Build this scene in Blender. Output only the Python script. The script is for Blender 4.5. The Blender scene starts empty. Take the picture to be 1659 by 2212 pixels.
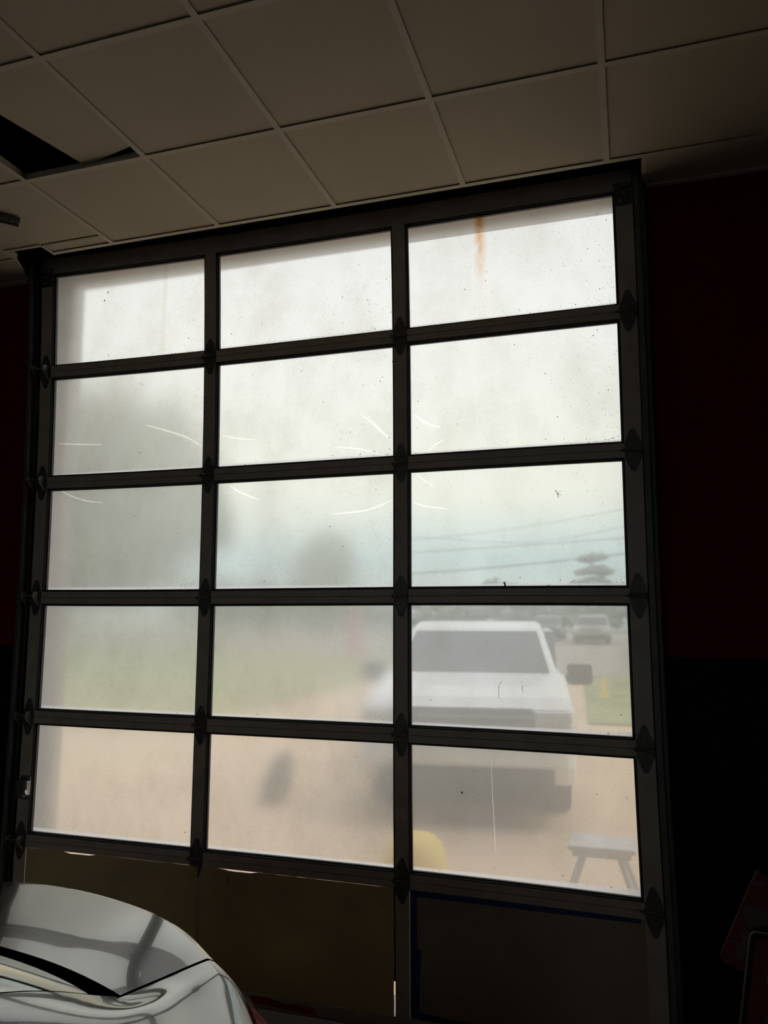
import bpy, bmesh, math, random
from mathutils import Vector, Matrix, noise
random.seed(7)
S = bpy.context.scene
COL = S.collection

# ------------------------------------------------------------------ camera
W, H, F = 1659, 2212, 1672.07
YAW, PITCH, ROLL = -0.3060, 0.1266, 0.0010
CAM = Vector((2.9713, -3.3318, 1.7417))
fw = Vector((math.sin(YAW)*math.cos(PITCH), math.cos(YAW)*math.cos(PITCH), math.sin(PITCH)))
r0 = Vector((math.cos(YAW), -math.sin(YAW), 0)); u0 = r0.cross(fw)
rt = r0*math.cos(ROLL)+u0*math.sin(ROLL); up = -r0*math.sin(ROLL)+u0*math.cos(ROLL)
cd = bpy.data.cameras.new('camera'); co = bpy.data.objects.new('camera', cd); COL.objects.link(co)
co.matrix_world = Matrix(((rt.x, up.x, -fw.x, CAM.x), (rt.y, up.y, -fw.y, CAM.y), (rt.z, up.z, -fw.z, CAM.z), (0, 0, 0, 1)))
cd.sensor_fit = 'VERTICAL'; cd.sensor_height = 24; cd.lens = F/H*24; cd.clip_start = 0.05; cd.clip_end = 500
S.camera = co
def at(px, py, Y):                      # where a sight line meets the plane y = Y
    d = fw + rt*((px-W/2)/F) - up*((py-H/2)/F)
    return CAM + d*((Y-CAM.y)/d.y)
# ------------------------------------------------------------------ sky, sun, exposure
wd = bpy.data.worlds.new('world'); S.world = wd; wd.use_nodes = True
nt = wd.node_tree; nt.nodes.clear()
def N(nt, t, **k):
    n = nt.nodes.new(t)
    for a, b in k.items():
        if a in n.inputs: n.inputs[a].default_value = b
        else: setattr(n, a, b)
    return n
tc = N(nt, 'ShaderNodeTexCoord'); sp = N(nt, 'ShaderNodeSeparateXYZ'); rp = N(nt, 'ShaderNodeValToRGB')
nz = N(nt, 'ShaderNodeTexNoise', Scale=2.2, Detail=5.0); mx = N(nt, 'ShaderNodeMath', operation='MULTIPLY_ADD')
bg = N(nt, 'ShaderNodeBackground', Strength=1.0); ow = N(nt, 'ShaderNodeOutputWorld')
nt.links.new(tc.outputs['Generated'], sp.inputs[0]); nt.links.new(tc.outputs['Generated'], nz.inputs['Vector'])
nt.links.new(nz.outputs[0], mx.inputs[0]); mx.inputs[1].default_value = 0.06; nt.links.new(sp.outputs['Z'], mx.inputs[2])
nt.links.new(mx.outputs[0], rp.inputs[0]); nt.links.new(rp.outputs[0], bg.inputs[0]); nt.links.new(bg.outputs[0], ow.inputs[0])
cr = rp.color_ramp
cr.elements[0].position = 0.03; cr.elements[0].color = (0.80, 0.88, 0.86, 1)
cr.elements[1].position = 0.9; cr.elements[1].color = (1.10, 1.14, 1.28, 1)
for p, c in ((0.09, (0.64, 0.88, 0.93, 1)), (0.17, (1.12, 1.16, 1.05, 1)), (0.35, (1.13, 1.16, 1.17, 1))):
    e = cr.elements.new(p); e.color = c
sd = bpy.data.lights.new('sun', 'SUN'); so = bpy.data.objects.new('sun', sd); COL.objects.link(so)
sd.energy = 0.7; sd.angle = math.radians(12); sd.color = (1, 0.95, 0.86)
so.rotation_euler = Vector((-0.5, -0.15, -0.85)).to_track_quat('-Z', 'Y').to_euler()
S.view_settings.view_transform = 'Standard'; S.view_settings.look = 'None'
S.view_settings.exposure = 0.0; S.view_settings.gamma = 1.0; S.view_settings.use_curve_mapping = False

# ------------------------------------------------------------------ materials
def mat(name, col, rough=0.6, metal=0.0, var=0.12, scale=6.0, coat=0.0, bump=0.0, spec=0.5, stretch=(1, 1, 1), col2=None):
    m = bpy.data.materials.new(name); m.use_nodes = True; t = m.node_tree
    b = t.nodes['Principled BSDF']
    b.inputs['Roughness'].default_value = rough; b.inputs['Metallic'].default_value = metal
    b.inputs['Coat Weight'].default_value = coat; b.inputs['Coat Roughness'].default_value = 0.02
    b.inputs['Specular IOR Level'].default_value = spec
    g = N(t, 'ShaderNodeTexCoord'); mp = N(t, 'ShaderNodeMapping'); mp.inputs['Scale'].default_value = stretch
    n = N(t, 'ShaderNodeTexNoise', Scale=scale, Detail=6.0, Roughness=0.6)
    t.links.new(g.outputs['Object'], mp.inputs[0]); t.links.new(mp.outputs[0], n.inputs['Vector'])
    r = N(t, 'ShaderNodeValToRGB'); t.links.new(n.outputs[0], r.inputs[0]); t.links.new(r.outputs[0], b.inputs['Base Color'])
    r.color_ramp.elements[0].position = 0.3; r.color_ramp.elements[1].position = 0.7
    c2 = col2 or tuple(min(1, c*(1+var)) for c in col)
    r.color_ramp.elements[0].color = (*[c*(1-var) for c in col], 1); r.color_ramp.elements[1].color = (*c2, 1)
    if bump:
        bp = N(t, 'ShaderNodeBump', Strength=bump, Distance=0.004); t.links.new(n.outputs[0], bp.inputs['Height'])
        t.links.new(bp.outputs[0], b.inputs['Normal'])
    return m
M = {}
M['frame'] = mat('bronze_painted_metal', (0.40, 0.345, 0.30), 0.5, 0.0, 0.15, 9)
M['bead'] = mat('glazing_bead_grey', (0.055, 0.057, 0.06), 0.5, 0.0, 0.1, 9)
M['gasket'] = mat('black_rubber_gasket', (0.006, 0.006, 0.008), 0.9)
M['hinge'] = mat('galvanised_dark_steel', (0.085, 0.08, 0.072), 0.45, 0.35, 0.35, 60, bump=0.2)
M['hinge_pin'] = mat('worn_steel', (0.32, 0.31, 0.29), 0.4, 0.6, 0.2, 50)
M['track'] = mat('track_steel', (0.10, 0.11, 0.10), 0.5, 0.4, 0.25, 14)
M['tile'] = mat('cream_ceiling_tile', (0.50, 0.43, 0.33), 0.9, 0, 0.06, 2.2)
M['grid'] = mat('painted_ceiling_tee', (0.56, 0.49, 0.40), 0.7, 0, 0.04, 8)
M['dark'] = mat('unlit_plenum', (0.03, 0.03, 0.032), 0.95)
M['panel'] = mat('brown_panel_sheet', (0.50, 0.39, 0.25), 0.6, 0, 0.22, 2.2, col2=(0.62, 0.49, 0.22))
M['panel_dark'] = mat('dark_brown_panel_sheet', (0.30, 0.25, 0.20), 0.75, 0, 0.12, 3.0)
M['tape'] = mat('blue_masking_tape', (0.01, 0.035, 0.16), 0.6)
M['redpaint'] = mat('flaking_red_paint', (0.30, 0.012, 0.012), 0.6, 0, 0.3, 14)
M['concrete'] = mat('shop_floor_concrete', (0.30, 0.28, 0.25), 0.6, 0, 0.25, 1.8)
M['pave'] = mat('tan_concrete_paving', (0.62, 0.46, 0.31), 0.9, 0, 0.08, 0.6)
M['road'] = mat('grey_tan_road', (0.33, 0.29, 0.25), 0.9, 0, 0.08, 0.5)
M['grass'] = mat('mown_grass', (0.24, 0.30, 0.10), 0.95, 0, 0.25, 0.8, col2=(0.36, 0.37, 0.17))
M['leaf'] = mat('haze_paled_foliage', (0.23, 0.235, 0.175), 0.95, 0, 0.3, 1.2)  # paled green: distance haze is put into the leaf colour
M['leafgrey'] = mat('hazy_green_foliage', (0.25, 0.30, 0.25), 0.95, 0, 0.15, 0.4)  # distance haze mixed into this green and the pale one after it
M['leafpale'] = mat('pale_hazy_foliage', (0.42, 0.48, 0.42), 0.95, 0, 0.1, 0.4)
M['bark'] = mat('grey_bark', (0.09, 0.075, 0.06), 0.95)
M['brick'] = mat('grey_render_jamb', (0.36, 0.34, 0.33), 0.95, 0, 0.08, 3)
M['suvwhite'] = mat('white_car_paint', (0.80, 0.81, 0.80), 0.3, 0, 0.02, 3, coat=0.6)
M['autoglass'] = mat('dark_car_glass', (0.02, 0.03, 0.035), 0.05, 0, 0.1, 3, spec=0.8)
M['blackplastic'] = mat('black_plastic', (0.02, 0.02, 0.022), 0.5)
M['tyre'] = mat('black_tyre_rubber', (0.02, 0.02, 0.02), 0.85)
M['rim'] = mat('alloy_rim', (0.35, 0.35, 0.36), 0.35, 0.8)
M['lamp'] = mat('clear_lamp_lens', (0.55, 0.58, 0.6), 0.1, 0.3, coat=1)
M['farcar'] = mat('grey_car_paint', (0.10, 0.10, 0.11), 0.3, 0, 0.05, 3, coat=0.5)
M['fartan'] = mat('beige_car_paint', (0.35, 0.32, 0.27), 0.3, 0, 0.05, 3, coat=0.5)
M['carpaint'] = mat('dark_silver_metallic_paint', (0.16, 0.157, 0.157), 0.16, 0.92, 0.02, 4, coat=1.0)
M['carseam'] = mat('black_panel_gap', (0.004, 0.004, 0.004), 0.8)
M['cargrit'] = mat('tinted_rear_glass', (0.035, 0.037, 0.03), 0.03, 0.0, 0.1, 3, coat=1.0, spec=1.0)
M['frit'] = mat('matt_black_trim', (0.0015, 0.0015, 0.0015), 0.9, spec=0.0)
M['yellow'] = mat('bright_yellow_plastic', (0.85, 0.62, 0.12), 0.5, 0, 0.05, 5)
M['bluegrey'] = mat('pale_blue_grey_metal', (0.44, 0.45, 0.45), 0.6)
M['sack'] = mat('dark_grey_cloth', (0.05, 0.055, 0.06), 0.9, 0, 0.2, 20)
M['signred'] = mat('scuffed_red_sign_enamel', (0.11, 0.002, 0.006), 0.55, 0, 0.25, 18)
M['signwhite'] = mat('worn_white_paint_patch', (0.10, 0.09, 0.078), 0.7, 0, 0.12, 25, stretch=(1, 1, 8))
M['postred'] = mat('faded_red_post', (0.55, 0.06, 0.08), 0.6)
M['cable'] = mat('grey_overhead_cable', (0.19, 0.22, 0.25), 0.8)
M['speck'] = mat('black_dirt_fleck', (0.012, 0.010, 0.008), 0.9)

def wallmat():
    m = bpy.data.materials.new('red_over_black_wall_paint'); m.use_nodes = True; t = m.node_tree; b = t.nodes['Principled BSDF']
    b.inputs['Roughness'].default_value = 0.7; b.inputs['Specular IOR Level'].default_value = 0.15
    g = N(t, 'ShaderNodeNewGeometry'); s = N(t, 'ShaderNodeSeparateXYZ'); t.links.new(g.outputs['Position'], s.inputs[0])
    c = N(t, 'ShaderNodeMath', operation='GREATER_THAN'); c.inputs[1].default_value = 1.555; t.links.new(s.outputs['Z'], c.inputs[0])
    mixn = N(t, 'ShaderNodeMix', data_type='RGBA'); t.links.new(c.outputs[0], mixn.inputs[0])
    mixn.inputs[6].default_value = (0.003, 0.003, 0.006, 1); mixn.inputs[7].default_value = (0.115, 0.001, 0.005, 1)
    t.links.new(mixn.outputs[2], b.inputs['Base Color']); return m
M['wall'] = wallmat()

def lens_mat():
    m = mat('red_tail_lamp_lens', (0.95, 0.20, 0.22), 0.08, 0.0, 0.5, 30, coat=1.0, stretch=(6, 6, 0.6)); return m
M['tail'] = lens_mat()

def panemat(name, rough_n, haze, rust=False, streak=False, sharp=1.0):
    """dusty translucent plastic: one face scatters (dust + plastic), the other refracts"""
    m = bpy.data.materials.new(name); m.use_nodes = True; t = m.node_tree; t.nodes.clear()
    o = N(t, 'ShaderNodeOutputMaterial')
    g = N(t, 'ShaderNodeTexCoord'); mp = N(t, 'ShaderNodeMapping'); mp.inputs['Scale'].default_value = (1, 1, 0.7)
    t.links.new(g.outputs['Object'], mp.inputs[0])
    n1 = N(t, 'ShaderNodeTexNoise', Scale=3.5, Detail=8.0, Roughness=0.65); t.links.new(mp.outputs[0], n1.inputs['Vector'])
    n2 = N(t, 'ShaderNodeTexNoise', Scale=160.0, Detail=3.0, Roughness=0.6); t.links.new(mp.outputs[0], n2.inputs['Vector'])
    # dust colour: clean white with faint mottling
    add = N(t, 'ShaderNodeMath', operation='MULTIPLY_ADD'); add.inputs[1].default_value = 0.34
    t.links.new(n2.outputs[0], add.inputs[0])
    h = N(t, 'ShaderNodeMath', operation='MULTIPLY'); h.inputs[1].default_value = 0.66; t.links.new(n1.outputs[0], h.inputs[0])
    t.links.new(h.outputs[0], add.inputs[2])
    r = N(t, 'ShaderNodeValToRGB'); t.links.new(add.outputs[0], r.inputs[0])
    r.color_ramp.elements[0].position = 0.34; r.color_ramp.elements[0].color = (0.82, 0.80, 0.74, 1)
    r.color_ramp.elements[1].position = 0.54; r.color_ramp.elements[1].color = (0.97, 0.96, 0.915, 1)
    colout = r.outputs[0]
    if rust or streak:
        s = N(t, 'ShaderNodeSeparateXYZ'); t.links.new(g.outputs['Object'], s.inputs[0])
        x0 = 2.372 if rust else 0.70
        dx = N(t, 'ShaderNodeMath', operation='SUBTRACT'); dx.inputs[1].default_value = x0; t.links.new(s.outputs['X'], dx.inputs[0])
        wob = N(t, 'ShaderNodeTexNoise', Scale=26.0, Detail=4.0); t.links.new(g.outputs['Object'], wob.inputs['Vector'])
        ab = N(t, 'ShaderNodeMath', operation='ABSOLUTE'); t.links.new(dx.outputs[0], ab.inputs[0])
        w1 = N(t, 'ShaderNodeMapRange'); t.links.new(ab.outputs[0], w1.inputs[0])
        w1.inputs[1].default_value = 0.034 if rust else 0.018; w1.inputs[2].default_value = 0.002; w1.inputs[3].default_value = 0; w1.inputs[4].default_value = 1
        w2 = N(t, 'ShaderNodeMapRange'); t.links.new(s.outputs['Z'], w2.inputs[0])
        w2.inputs[1].default_value = 3.22; w2.inputs[2].default_value = 3.53 if rust else 3.6; w2.inputs[3].default_value = 0.08 if rust else 0.2; w2.inputs[4].default_value = 1.0 if rust else .35
        w3 = N(t, 'ShaderNodeMath', operation='MULTIPLY'); t.links.new(w1.outputs[0], w3.inputs[0]); t.links.new(w2.outputs[0], w3.inputs[1])
        w4 = N(t, 'ShaderNodeMath', operation='MULTIPLY'); t.links.new(w3.outputs[0], w4.inputs[0])
        w5 = N(t, 'ShaderNodeMapRange'); t.links.new(wob.outputs[0], w5.inputs[0]); w5.inputs[1].default_value = 0.2; w5.inputs[2].default_value = 0.5
        t.links.new(w5.outputs[0], w4.inputs[1])
        mxr = N(t, 'ShaderNodeMix', data_type='RGBA'); t.links.new(w4.outputs[0], mxr.inputs[0]); t.links.new(colout, mxr.inputs[6])
        mxr.inputs[7].default_value = (0.75, 0.36, 0.07, 1) if rust else (0.75, 0.62, 0.45, 1)
        colout = mxr.outputs[2]
    s2 = N(t, 'ShaderNodeSeparateXYZ'); t.links.new(g.outputs['Object'], s2.inputs[0])
    md = N(t, 'ShaderNodeMath', operation='MODULO'); md.inputs[1].default_value = 0.6025; t.links.new(s2.outputs['Z'], md.inputs[0])
    bd = N(t, 'ShaderNodeMapRange'); t.links.new(md.outputs[0], bd.inputs[0])
    bd.inputs[1].default_value = 0.045; bd.inputs[2].default_value = 0.054; bd.inputs[3].default_value = 0.8; bd.inputs[4].default_value = 0.0
    tr = N(t, 'ShaderNodeBsdfTranslucent'); t.links.new(colout, tr.inputs[0])
    seal = N(t, 'ShaderNodeBsdfTranslucent'); seal.inputs[0].default_value = (1, 1, 1, 1)
    wide = N(t, 'ShaderNodeBsdfRefraction', IOR=1.35, Roughness=0.55); t.links.new(colout, wide.inputs[0])
    nar = N(t, 'ShaderNodeBsdfRefraction', IOR=1.10, Roughness=rough_n); t.links.new(colout, nar.inputs[0])
    a = N(t, 'ShaderNodeMixShader'); a.inputs[0].default_value = 0.45; t.links.new(tr.outputs[0], a.inputs[1]); t.links.new(wide.outputs[0], a.inputs[2])
    b = N(t, 'ShaderNodeMixShader')
    hz = N(t, 'ShaderNodeMapRange'); t.links.new(n1.outputs[0], hz.inputs[0])
    hz.inputs[1].default_value = 0.3; hz.inputs[2].default_value = 0.7; hz.inputs[3].default_value = 1-haze-0.02; hz.inputs[4].default_value = 1-haze+0.02
    t.links.new(hz.outputs[0], b.inputs[0])
    t.links.new(a.outputs[0], b.inputs[1]); t.links.new(nar.outputs[0], b.inputs[2])
    gl = N(t, 'ShaderNodeBsdfGlossy', Roughness=0.25); gl.inputs[0].default_value = (0.6, 0.6, 0.6, 1)
    c = N(t, 'ShaderNodeMixShader'); c.inputs[0].default_value = 0.03
    sm = N(t, 'ShaderNodeMixShader'); t.links.new(bd.outputs[0], sm.inputs[0]); t.links.new(b.outputs[0], sm.inputs[1]); t.links.new(seal.outputs[0], sm.inputs[2])
    t.links.new(sm.outputs[0], c.inputs[1]); t.links.new(gl.outputs[0], c.inputs[2]); t.links.new(c.outputs[0], o.inputs[0])
    return m
def outermat(name, rough_n):
    m = bpy.data.materials.new(name); m.use_nodes = True; t = m.node_tree; t.nodes.clear()
    o = N(t, 'ShaderNodeOutputMaterial'); nar = N(t, 'ShaderNodeBsdfRefraction', IOR=1.10, Roughness=rough_n)
    nar.inputs[0].default_value = (1, 1, 1, 1); t.links.new(nar.outputs[0], o.inputs[0]); return m
PR = {0: 0.40, 1: 0.33, 2: 0.13}
OUT = {c: outermat('outer_face_%s' % ('blurred', 'hazy', 'clear')[c], PR[c]*0.9) for c in PR}
PANE = {c: panemat('%s_dusty_translucent_pane' % ('blurred', 'hazy', 'clear')[c], PR[c], (0.66, 0.60, 0.58)[c]) for c in PR}
PANE_RUST = panemat('rust_streaked_translucent_pane', PR[2], 0.58, rust=True)
PANE_STREAK = panemat('drip_streaked_translucent_pane', PR[0], 0.60, streak=True)
def scratchmat():
    m = bpy.data.materials.new('clean_wiped_streak'); m.use_nodes = True; t = m.node_tree; t.nodes.clear()
    o = N(t, 'ShaderNodeOutputMaterial'); tr = N(t, 'ShaderNodeBsdfTranslucent'); tr.inputs[0].default_value = (1, 1, 1, 1)
    tp = N(t, 'ShaderNodeBsdfTransparent'); a = N(t, 'ShaderNodeAddShader'); 
    d = N(t, 'ShaderNodeMixShader'); d.inputs[0].default_value = 0.36; 
    t.links.new(tr.outputs[0], a.inputs[0]); t.links.new(tp.outputs[0], a.inputs[1])
    t.links.new(tp.outputs[0], d.inputs[1]); t.links.new(a.outputs[0], d.inputs[2]); t.links.new(d.outputs[0], o.inputs[0]); return m
M['scratch'] = scratchmat()

# ------------------------------------------------------------------ mesh helpers
class MB:
    def __init__(s): s.bm = bmesh.new(); s.mats = []
    def mi(s, m):
        if m not in s.mats: s.mats.append(m)
        return s.mats.index(m)
    def box(s, x0, x1, y0, y1, z0, z1, m, bev=0.0, rot=None, piv=None):
        r = bmesh.ops.create_cube(s.bm, size=1); v = r['verts']
        for q in v: q.co = Vector((x0+(x1-x0)*(q.co.x+.5), y0+(y1-y0)*(q.co.y+.5), z0+(z1-z0)*(q.co.z+.5)))
        fs = list({f for q in v for f in q.link_faces})
        if bev:
            es = list({e for q in v for e in q.link_edges})
            rb = bmesh.ops.bevel(s.bm, geom=es, offset=bev, segments=2, affect='EDGES', profile=0.5)
            fs = list(set(rb['faces']) | {f for q in rb['verts'] for f in q.link_faces}); v = list({q for f in fs for q in f.verts})
        if rot is not None:
            for q in v: q.co = rot @ (q.co-Vector(piv)) + Vector(piv)
        k = s.mi(m)
        for f in fs: f.material_index = k
        return v
    def prism(s, pts, axis, a, b, m, bev=0.0):
        """polygon pts (2-D) extruded along axis from a to b"""
        def P(p, t): return {'x': Vector((t, p[0], p[1])), 'y': Vector((p[0], t, p[1])), 'z': Vector((p[0], p[1], t))}[axis]
        v0 = [s.bm.verts.new(P(p, a)) for p in pts]; v1 = [s.bm.verts.new(P(p, b)) for p in pts]; n = len(pts)
        fs = [s.bm.faces.new(v0), s.bm.faces.new(v1[::-1])]+[s.bm.faces.new((v0[i], v1[i], v1[(i+1) % n], v0[(i+1) % n])) for i in range(n)]
        bmesh.ops.recalc_face_normals(s.bm, faces=fs)
        if bev:
            es = list({e for f in fs[:2] for e in f.edges})
            rb = bmesh.ops.bevel(s.bm, geom=es, offset=bev, segments=2, affect='EDGES', profile=0.5)
            fs = list(set(rb['faces']) | {f for q in v0+v1 if q.is_valid for f in q.link_faces} | {f for f in fs if f.is_valid})
        k = s.mi(m)
        for f in fs:
            if f.is_valid: f.material_index = k
        return v0+v1
    def cyl(s, a, b, r, m, seg=16, r2=None):
        a, b = Vector(a), Vector(b); d = b-a; q = d.to_track_quat('Z', 'Y').to_matrix().to_4x4()
        rr = bmesh.ops.create_cone(s.bm, cap_ends=True, segments=seg, radius1=r, radius2=r if r2 is None else r2, depth=d.length,
                                   matrix=Matrix.Translation((a+b)/2) @ q)
        k = s.mi(m)
        for f in {f for v in rr['verts'] for f in v.link_faces}: f.material_index = k
    def tube(s, pts, r, m, seg=6):
        for i in range(len(pts)-1): s.cyl(pts[i], pts[i+1], r, m, seg)
    def poly(s, pts, m):
        f = s.bm.faces.new([s.bm.verts.new(p) for p in pts]); f.material_index = s.mi(m); return f
    def ico(s, c, r, m, sub=1, jit=0.0, sc=(1, 1, 1)):
        rr = bmesh.ops.create_icosphere(s.bm, subdivisions=sub, radius=1); k = s.mi(m)
        for v in rr['verts']:
            j = 1+random.uniform(-jit, jit); v.co = Vector(c)+Vector((v.co.x*sc[0], v.co.y*sc[1], v.co.z*sc[2]))*r*j
        for f in {f for v in rr['verts'] for f in v.link_faces}: f.material_index = k
    def build(s, name, parent=None, smooth=False, **props):
        me = bpy.data.meshes.new(name); s.bm.to_mesh(me); s.bm.free()
        for m in s.mats: me.materials.append(m)
        if smooth:
            for p in me.polygons: p.use_smooth = True
        o = bpy.data.objects.new(name, me); COL.objects.link(o)
        if parent:
            o.parent = parent; bpy.context.view_layer.update() if False else None
            o.matrix_parent_inverse = Matrix.Translation(-root_of(parent))
        for k, v in props.items(): o[k] = v
        return o
LOC = {}
def root_of(o):
    t = Vector((0, 0, 0))
    while o: t += Vector(o.location) if o.type == 'EMPTY' else Vector((0, 0, 0)); o = o.parent
    return t
def thing(name, loc, label, cat, group=None, kind=None):
    o = bpy.data.objects.new(name, None); o.empty_display_size = 0.1; COL.objects.link(o); o.location = loc
    tag(o, label, cat, group, kind); return o
def tag(o, label=None, cat=None, group=None, kind=None):
    if label: o['label'] = label
    if cat: o['category'] = cat
    if group: o['group'] = group
    if kind: o['kind'] = kind
    return o
# parts use world coordinates: parent inverse cancels the root's location; sub-parts are children of meshes at the origin
def part(mb, name, parent, smooth=False, label=None, kind=None):
    me = bpy.data.meshes.new(name); mb.bm.to_mesh(me); mb.bm.free()
    for m in mb.mats: me.materials.append(m)
    if smooth:
        for p in me.polygons: p.use_smooth = True
    o = bpy.data.objects.new(name, me); COL.objects.link(o); o.parent = parent
    if parent.type == 'EMPTY': o.location = -Vector(parent.location)
    if label: o['label'] = label
    if kind: o['kind'] = kind
    return o

# ================================================================== THE SETTING
CZ = 3.58                               # ceiling height
OX0, OX1, OZ = -0.02, 3.025, 3.61        # door opening in the wall
WY0, WY1 = 0.052, 0.285
XL, XR, YB, TOP = -4.6, 5.0, -9.0, 4.7
b = MB(); b.box(XL-.2, XR+.2, YB-.2, WY1, -0.15, 0, M['concrete']); tag(b.build('floor'), 'grey concrete workshop floor', 'floor', kind='structure')
def frontwall():
    b = MB()
    b.box(XL-.2, OX0, WY0, WY1, 0, TOP, M['wall']); b.box(OX1, XR+.2, WY0, WY1, 0, TOP, M['wall']); b.box(OX0, OX1, WY0, WY1, OZ, TOP, M['dark'])  # header box near black: shade of the recess put into its colour
    # bare render on the reveal of the opening and on the street side
    b.box(OX0-.001, OX0+.004, WY0+.004, WY1+.003, 0, OZ, M['brick']); b.box(OX1-.004, OX1+.001, WY0+.004, WY1+.003, 0, OZ, M['brick'])
    b.box(OX0, OX1, WY0+.004, WY1+.003, OZ-.004, OZ+.001, M['brick'])
    for x0, x1, z0, z1 in ((XL-.2, OX0, 0, TOP), (OX1, XR+.2, 0, TOP), (OX0, OX1, OZ, TOP)):
        b.box(x0, x1, WY1, WY1+.004, z0, z1, M['brick'])
    return b.build('wall_front')
tag(frontwall(), 'wall around the door, dark red above a black lower band', 'wall', kind='structure')
for nm, a in (('wall_left', (XL-.2, XL, YB, WY0, 0, TOP)), ('wall_right', (XR, XR+.2, YB, WY0, 0, TOP))):
    b = MB(); b.box(*a, M['wall']); tag(b.build(nm), 'side wall of the workshop, red over black', 'wall', kind='structure')
b = MB(); WX0, WX1, WZ0, WZ1 = -1.0, 2.6, 0.9, 3.2
for q in ((XL-.2, WX0, 0, TOP), (WX1, XR+.2, 0, TOP), (WX0, WX1, 0, WZ0), (WX0, WX1, WZ1, TOP)): b.box(q[0], q[1], YB-.2, YB, q[2], q[3], M['wall'])
tag(b.build('wall_back'), 'back wall of the workshop', 'wall', kind='structure')
def fill_window():  # unseen window, added so the door frame catches more light
    t = thing('fill_window_1', ((WX0+WX1)/2, YB-.1, WZ0), 'wide window added in the unseen back wall for fill light', 'window', kind='structure')
    b = MB()
    for q in ((WX0, WX1, WZ0, WZ0+.05), (WX0, WX1, WZ1-.05, WZ1), (WX0, WX0+.05, WZ0+.05, WZ1-.05), (WX1-.05, WX1, WZ0+.05, WZ1-.05), (.77, .83, WZ0+.05, WZ1-.05)):
        b.box(q[0], q[1], YB-.13, YB-.07, q[2], q[3], M['frame'])
    part(b, 'fill_window_frame', t)
    m = bpy.data.materials.new('clear_window_glass'); m.use_nodes = True; n = m.node_tree; n.nodes.clear()
    o = N(n, 'ShaderNodeOutputMaterial'); tp = N(n, 'ShaderNodeBsdfTransparent'); g = N(n, 'ShaderNodeBsdfGlossy', Roughness=0.02); x = N(n, 'ShaderNodeMixShader'); x.inputs[0].default_value = .06
    n.links.new(tp.outputs[0], x.inputs[1]); n.links.new(g.outputs[0], x.inputs[2]); n.links.new(x.outputs[0], o.inputs[0])
    for x0, x1 in ((WX0+.05, .77), (.83, WX1-.05)):
        b = MB(); b.box(x0, x1, YB-.102, YB-.098, WZ0+.05, WZ1-.05, m); part(b, 'fill_window_pane', t)
fill_window()
b = MB(); b.box(XL-.2, XR+.2, YB-.2, WY1, TOP, TOP+.15, M['dark'])
tag(b.build('roof_deck'), 'dark roof deck above the suspended ceiling', 'roof', kind='structure')

# suspended ceiling: grid + tiles, hole over the door track
ceil = thing('ceiling', (1.4, -3, CZ), 'cream suspended ceiling with one tile out of place', 'ceiling', kind='structure')
xs = [-0.055-.6*i for i in range(7, 0, -1)]+[-0.055, 0.545, 1.145, 1.745, 2.345, 2.946, 3.546, 4.146, 4.746]
ys = [-0.205-.598*i for i in range(0, 15)]
FW = 0.012
g = MB()
g.bm.verts.new((0, 0, -5)); g.bm.verts.ensure_lookup_table(); g.bm.verts.remove(g.bm.verts[0])
def flange(x0, x1, y0, y1): g.box(x0, x1, y0, y1, CZ, CZ+.002, M['grid'])
for y in ys:
    if y == ys[0]: flange(XL, -.06, y-FW, y+FW); flange(.186, XR, y-FW, y+FW); g.box(.186, XR, y+.008, y+FW, CZ+.002, CZ+.035, M['grid']); continue
    flange(XL, XR, y-FW, y+FW); g.box(XL, XR, y-.0015, y+.0015, CZ+.002, CZ+.035, M['grid'])
for x in xs:
    for i in range(len(ys)-1):
        flange(x-FW, x+FW, ys[i+1]+FW, ys[i]-FW); g.box(x-.0015, x+.0015, ys[i+1], ys[i], CZ+.002, CZ+.035, M['grid'])
# trim around the opening over the door
g.box(-.10, .155, -.300, -.286, CZ, CZ+.03, M['grid']) if False else None
g.box(3.085, 3.105, -.193, WY0, CZ, CZ+.03, M['grid'])
g.box(XL, -.09, -.02+WY0-.02, WY0, CZ-.004, CZ, M['grid']); g.box(3.105, XR, WY0-.03, WY0, CZ-.004, CZ, M['grid'])
g.box(.172, .186, -.29, -.19, CZ, CZ+.03, M['grid']); g.box(-.07, .18, -.305, -.288, CZ-.001, CZ+.03, M['grid'])
part(g, 'ceiling_grid', ceil)
tiles = []
def tile(x0, x1, y0, y1, z=CZ+.006, label=None, rot=0.0):
    b = MB(); cx, cy = (x0+x1)/2, (y0+y1)/2
    b.box(x0, x1, y0, y1, z, z+.014, M['tile'], bev=0.0015)
    return part(b, 'ceiling_tile', ceil, label=label)
G = .003
nt_ = 0
for i in range(len(xs)-1):
    for j in range(len(ys)-1):
        x0, x1, y1, y0 = xs[i], xs[i+1], ys[j], ys[j+1]
        if abs(x0-.545) < .01 and j == 1:
            continue
        if j == 0 and x0 < .54 and x0 > -.1:        # cut beside the track opening
            tile(x0+G, x1-G, y0+G, -.303); tile(.19, x1-G, -.288, y1-G); continue
        if j == 0 and abs(x0+.655) < .01:
            tile(x0+G, x1-G, y0+G, y1-G); continue
        if j > 9 or i < 4: 
            continue
        tile(x0+G, x1-G, y0+G, y1-G)
# far part of the ceiling outside the picture: one board keeps the plenum dark
b = MB(); b.box(XL, xs[4]-G, YB, ys[0]-G, CZ+.009, CZ+.023, M['tile']); b.box(xs[4]-G, XR, YB, ys[10]-G, CZ+.009, CZ+.023, M['tile']); b.box(xs[-1]+G, XR, ys[10], ys[0], CZ+.009, CZ+.023, M['tile'])
part(b, 'ceiling_board', ceil)
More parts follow.
